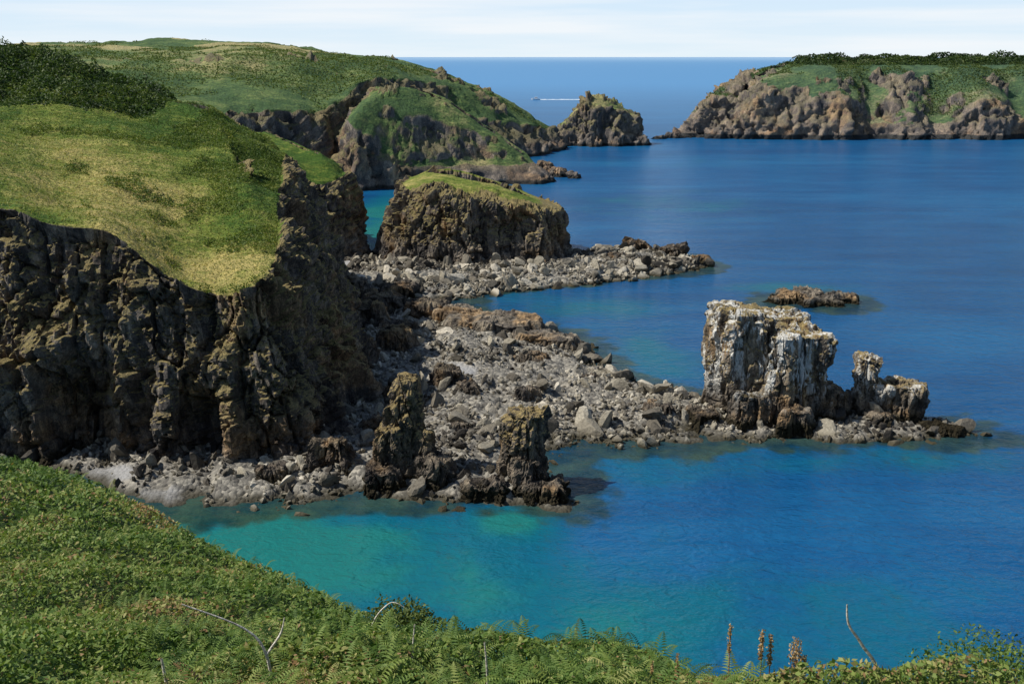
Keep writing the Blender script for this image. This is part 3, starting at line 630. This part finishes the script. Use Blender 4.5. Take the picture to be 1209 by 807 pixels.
# ---------------------------------------------------------------- sea
xs=np.concatenate([[-90000,-30000,-10000,-4000,-2000,-1000,-600,-400],np.arange(-250,450,2.5),[500,600,800,1200,2500,6000,20000,90000]])
ys=np.concatenate([[-20000,-2000,-300,0,30],np.arange(60,860,2.5),[900,1000,1200,1600,2500,5000,12000,40000,100000]])
X,Y=np.meshgrid(xs,ys,indexing='ij')
def ring(c): return np.array([k[0] for k in c],float)
ds=np.full(X.shape,-1e9)
for pl in (shoreA,shoreB,ring(mh),ring(sp),ring(bh),ring(kn),ring(il),ring(fi),ring(fs),np.array([(64,245),(74,242),(88,243),(91,249),(80,254),(66,253)],float)):
    ds=np.maximum(ds,psd(X,Y,pl))
dist=np.maximum(-ds,0)
wn=fbm(p3(X/14,Y/14),4,101)
weed_reflection=ss(10,1,dist+7*wn)*(Y<420)*(1-.7*np.exp(-((X+52)/10)**2-((Y-360)/70)**2))  # seaweed and sunken rock, plus dark stack reflections painted into the water
def ga(cx,cy,sx,sy): return np.exp(-((X-cx)/sx)**2-((Y-cy)/sy)**2)
turq=1.0*ga(-26,112,24,14)+.55*ga(-8,98,30,14)+.8*ga(-48,119,20,9)+.4*ga(18,92,40,15)+.3*ga(50,93,50,16)+1.6*ga(-54,370,16,60)+.65*ga(30,207,10,24)+.5*ga(20,240,24,10)+.4*ga(60,420,50,60)+.2*ga(100,600,150,80)+.5*ga(75,262,16,8)+.3*ga(-10,255,20,6)+.9*ga(0,122,5,4)+.5*ga(20,140,14,7)+.4*ga(60,143,22,6)
turq=turq*(1+.8*wn)+.15*ss(30,5,dist)
m,nt,out=newmat('sea_water'); b=B(nt)
tq=b.attr('turq'); wd=b.attr('weed_reflection')
yy_=b.sep(b.geo.outputs['Position'])[1]
big=b.noise(.006,4,b.pos((.5,2.2,1)),rough=.5); mid=b.noise(.035,5,b.pos((.7,2,1)),rough=.6); fine=b.noise(.12,5,rough=.65)
rip=b.noise(.8,4,b.pos((.6,1.6,1)),rough=.7)
tt=b.math('ADD',tq,b.math('MULTIPLY',b.math('SUBTRACT',fine,.5),.7))
deep=b.ramp(b.math('ADD',b.math('MULTIPLY',big,.45),b.math('ADD',b.math('MULTIPLY',mid,.35),b.math('MULTIPLY',rip,.2))),[(.38,(.0035,.050,.145)),(.5,(.005,.076,.20)),(.64,(.009,.12,.27))])
deep=b.mix(b.mr(yy_,400,2500),deep,(.04,.22,.46))  # reflected sky painted into the far water as brighter blue
deep=b.mix(b.mr(yy_,3000,30000,0,.55),deep,(.35,.52,.68))  # horizon haze painted into the water colour
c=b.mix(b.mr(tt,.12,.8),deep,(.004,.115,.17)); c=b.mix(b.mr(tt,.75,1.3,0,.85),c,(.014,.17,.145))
bl=b.vor(.28,'F1',None,'Distance')
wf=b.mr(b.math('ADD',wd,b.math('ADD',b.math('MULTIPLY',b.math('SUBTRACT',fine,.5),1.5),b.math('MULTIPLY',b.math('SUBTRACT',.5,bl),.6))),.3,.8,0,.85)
c=b.mix(wf,c,b.ramp(fine,[(.4,(.008,.026,.024)),(.65,(.045,.075,.04))]))  # olive weed colour, also painted in for dark reflections beside the rocks
w1=b.noise(.35,3,b.pos((1,1.7,1)),rough=.5,dist=.6); w2=b.noise(1.5,3,b.pos((1,1.5,1)),rough=.55); w3=b.noise(.06,2,b.pos((.6,1.6,1)))
h=b.math('ADD',b.math('MULTIPLY',w1,.42),b.math('ADD',b.math('MULTIPLY',w2,.16),b.math('MULTIPLY',w3,.5)))
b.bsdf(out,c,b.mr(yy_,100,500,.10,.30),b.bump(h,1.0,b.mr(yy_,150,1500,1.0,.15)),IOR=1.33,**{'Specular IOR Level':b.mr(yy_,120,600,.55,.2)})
mk('sea',np.stack([X,Y,np.zeros_like(X)],-1),gridF(len(xs),len(ys),False),m,True,{'turq':turq,'weed_reflection':weed_reflection})

# boat and its wake
M_white=plain_mat('white_boat_paint',(.75,.75,.75),(.82,.82,.82),3,.4); M_glass=plain_mat('dark_glass',(.03,.04,.05),(.05,.06,.07),2,.2)
par=bpy.data.objects.new('motor_boat',None); scene.collection.objects.link(par)
st=[(-6,1.9,1.6),(-3,2.1,1.7),(1,2.0,1.9),(4,1.2,2.2),(6.2,.08,2.6)]
V=[];F=[]
for x,w,hh in st: V+= [(x,-w,hh),(x,-w*.6,-.3),(x,w*.6,-.3),(x,w,hh)]
for i in range(4):
    for j in range(4): F.append([i*4+j,(i+1)*4+j,(i+1)*4+(j+1)%4,i*4+(j+1)%4])
F+=[[0,1,2,3],[16,19,18,17]]
mk('hull',V,F,M_white,False,None,par)
def prism(name,x0,x1,x2,x3,w,z0,z1,mat):
    V=[(x0,-w,z0),(x3,-w,z0),(x3,w,z0),(x0,w,z0),(x1,-w*.85,z1),(x2,-w*.85,z1),(x2,w*.85,z1),(x1,w*.85,z1)]
    return mk(name,V,[[0,3,2,1],[4,5,6,7],[0,1,5,4],[1,2,6,5],[2,3,7,6],[3,0,4,7]],mat,False,None,par)
prism('cabin',-3,-2.8,1.2,2.2,1.5,1.75,2.9,M_white); prism('windows',-2.7,-2.6,.9,1.6,1.35,2.91,3.5,M_glass); prism('roof',-3,-2.9,1.0,1.2,1.4,3.51,3.7,M_white)
par.location=(34,1480,0); par.rotation_euler=(0,0,math.pi)
n=40; t=np.linspace(0,1,n); wx=40+t*62; wy=1480+t*3; ww=1.2+t*5
zz=.12+.25*vn(p3(wx/3,wy*0),3)
V=np.stack([np.stack([wx,wy-ww,zz*0+.05],-1),np.stack([wx,wy,zz+.5],-1),np.stack([wx,wy+ww,zz*0+.05],-1)],1)
mk('boat_wake',V,gridF(n,3,False),plain_mat('sea_foam',(.5,.6,.68),(.85,.87,.88),.5,.7))

# ---------------------------------------------------------------- world, sun, camera
el,az=math.radians(50),math.radians(-92)
Sv=Vector((math.sin(az)*math.cos(el),math.cos(az)*math.cos(el),math.sin(el)))
w=bpy.data.worlds.new("World"); scene.world=w; w.use_nodes=True; nt=w.node_tree; nt.nodes.clear()
sky=nt.nodes.new('ShaderNodeTexSky'); sky.sky_type='NISHITA'; sky.sun_disc=False; sky.sun_elevation=el; sky.sun_rotation=az%(2*math.pi)
sky.air_density=1.0; sky.dust_density=.4; sky.ozone_density=2; sky.altitude=60
tc=nt.nodes.new('ShaderNodeTexCoord'); mp=nt.nodes.new('ShaderNodeMapping'); mp.inputs['Scale'].default_value=(1.5,1.5,26)
nt.links.new(tc.outputs['Generated'],mp.inputs[0]); nn=nt.nodes.new('ShaderNodeTexNoise'); nn.inputs['Scale'].default_value=2.2; nn.inputs['Detail'].default_value=6; nt.links.new(mp.outputs[0],nn.inputs['Vector'])
sx=nt.nodes.new('ShaderNodeSeparateXYZ'); nt.links.new(tc.outputs['Generated'],sx.inputs[0])
def MR(src,a,b_,c,d):
    n=nt.nodes.new('ShaderNodeMapRange'); nt.links.new(src,n.inputs[0])
    for k,v in enumerate((a,b_,c,d)): n.inputs[k+1].default_value=v
    return n.outputs[0]
def MX(f,a,b_):
    n=nt.nodes.new('ShaderNodeMix'); n.data_type='RGBA'; nt.links.new(f,n.inputs[0])
    for s_,v in ((n.inputs[6],a),(n.inputs[7],b_)):
        if isinstance(v,tuple): s_.default_value=v
        else: nt.links.new(v,s_)
    return n.outputs[2]
haze=MX(MR(sx.outputs[2],0,.06,0,1),(7.8,8.9,9.6,1),(6.5,8.2,9.8,1))     # bright marine haze low over the horizon
haze=MX(MR(nn.outputs['Fac'],.42,.68,0,.7),haze,(9.4,9.6,9.8,1))
full=MX(MR(sx.outputs[2],.05,.16,0,1),haze,sky.outputs[0])
bg=nt.nodes.new('ShaderNodeBackground'); bg.inputs[1].default_value=.1; nt.links.new(full,bg.inputs[0])
wo=nt.nodes.new('ShaderNodeOutputWorld'); nt.links.new(bg.outputs[0],wo.inputs[0])
L=bpy.data.lights.new('sun','SUN'); L.energy=5.0; L.angle=math.radians(.5); L.color=(1,.96,.89)
so=bpy.data.objects.new('sun',L); scene.collection.objects.link(so); so.rotation_euler=(-Sv).to_track_quat('-Z','Y').to_euler()
cd=bpy.data.cameras.new('camera'); cd.lens=35; cd.sensor_width=36; cd.clip_end=300000; cd.clip_start=.1
co=bpy.data.objects.new('camera',cd); scene.collection.objects.link(co); co.location=(0,0,60); co.rotation_euler=(math.radians(90-15.98),0,0)
scene.camera=co
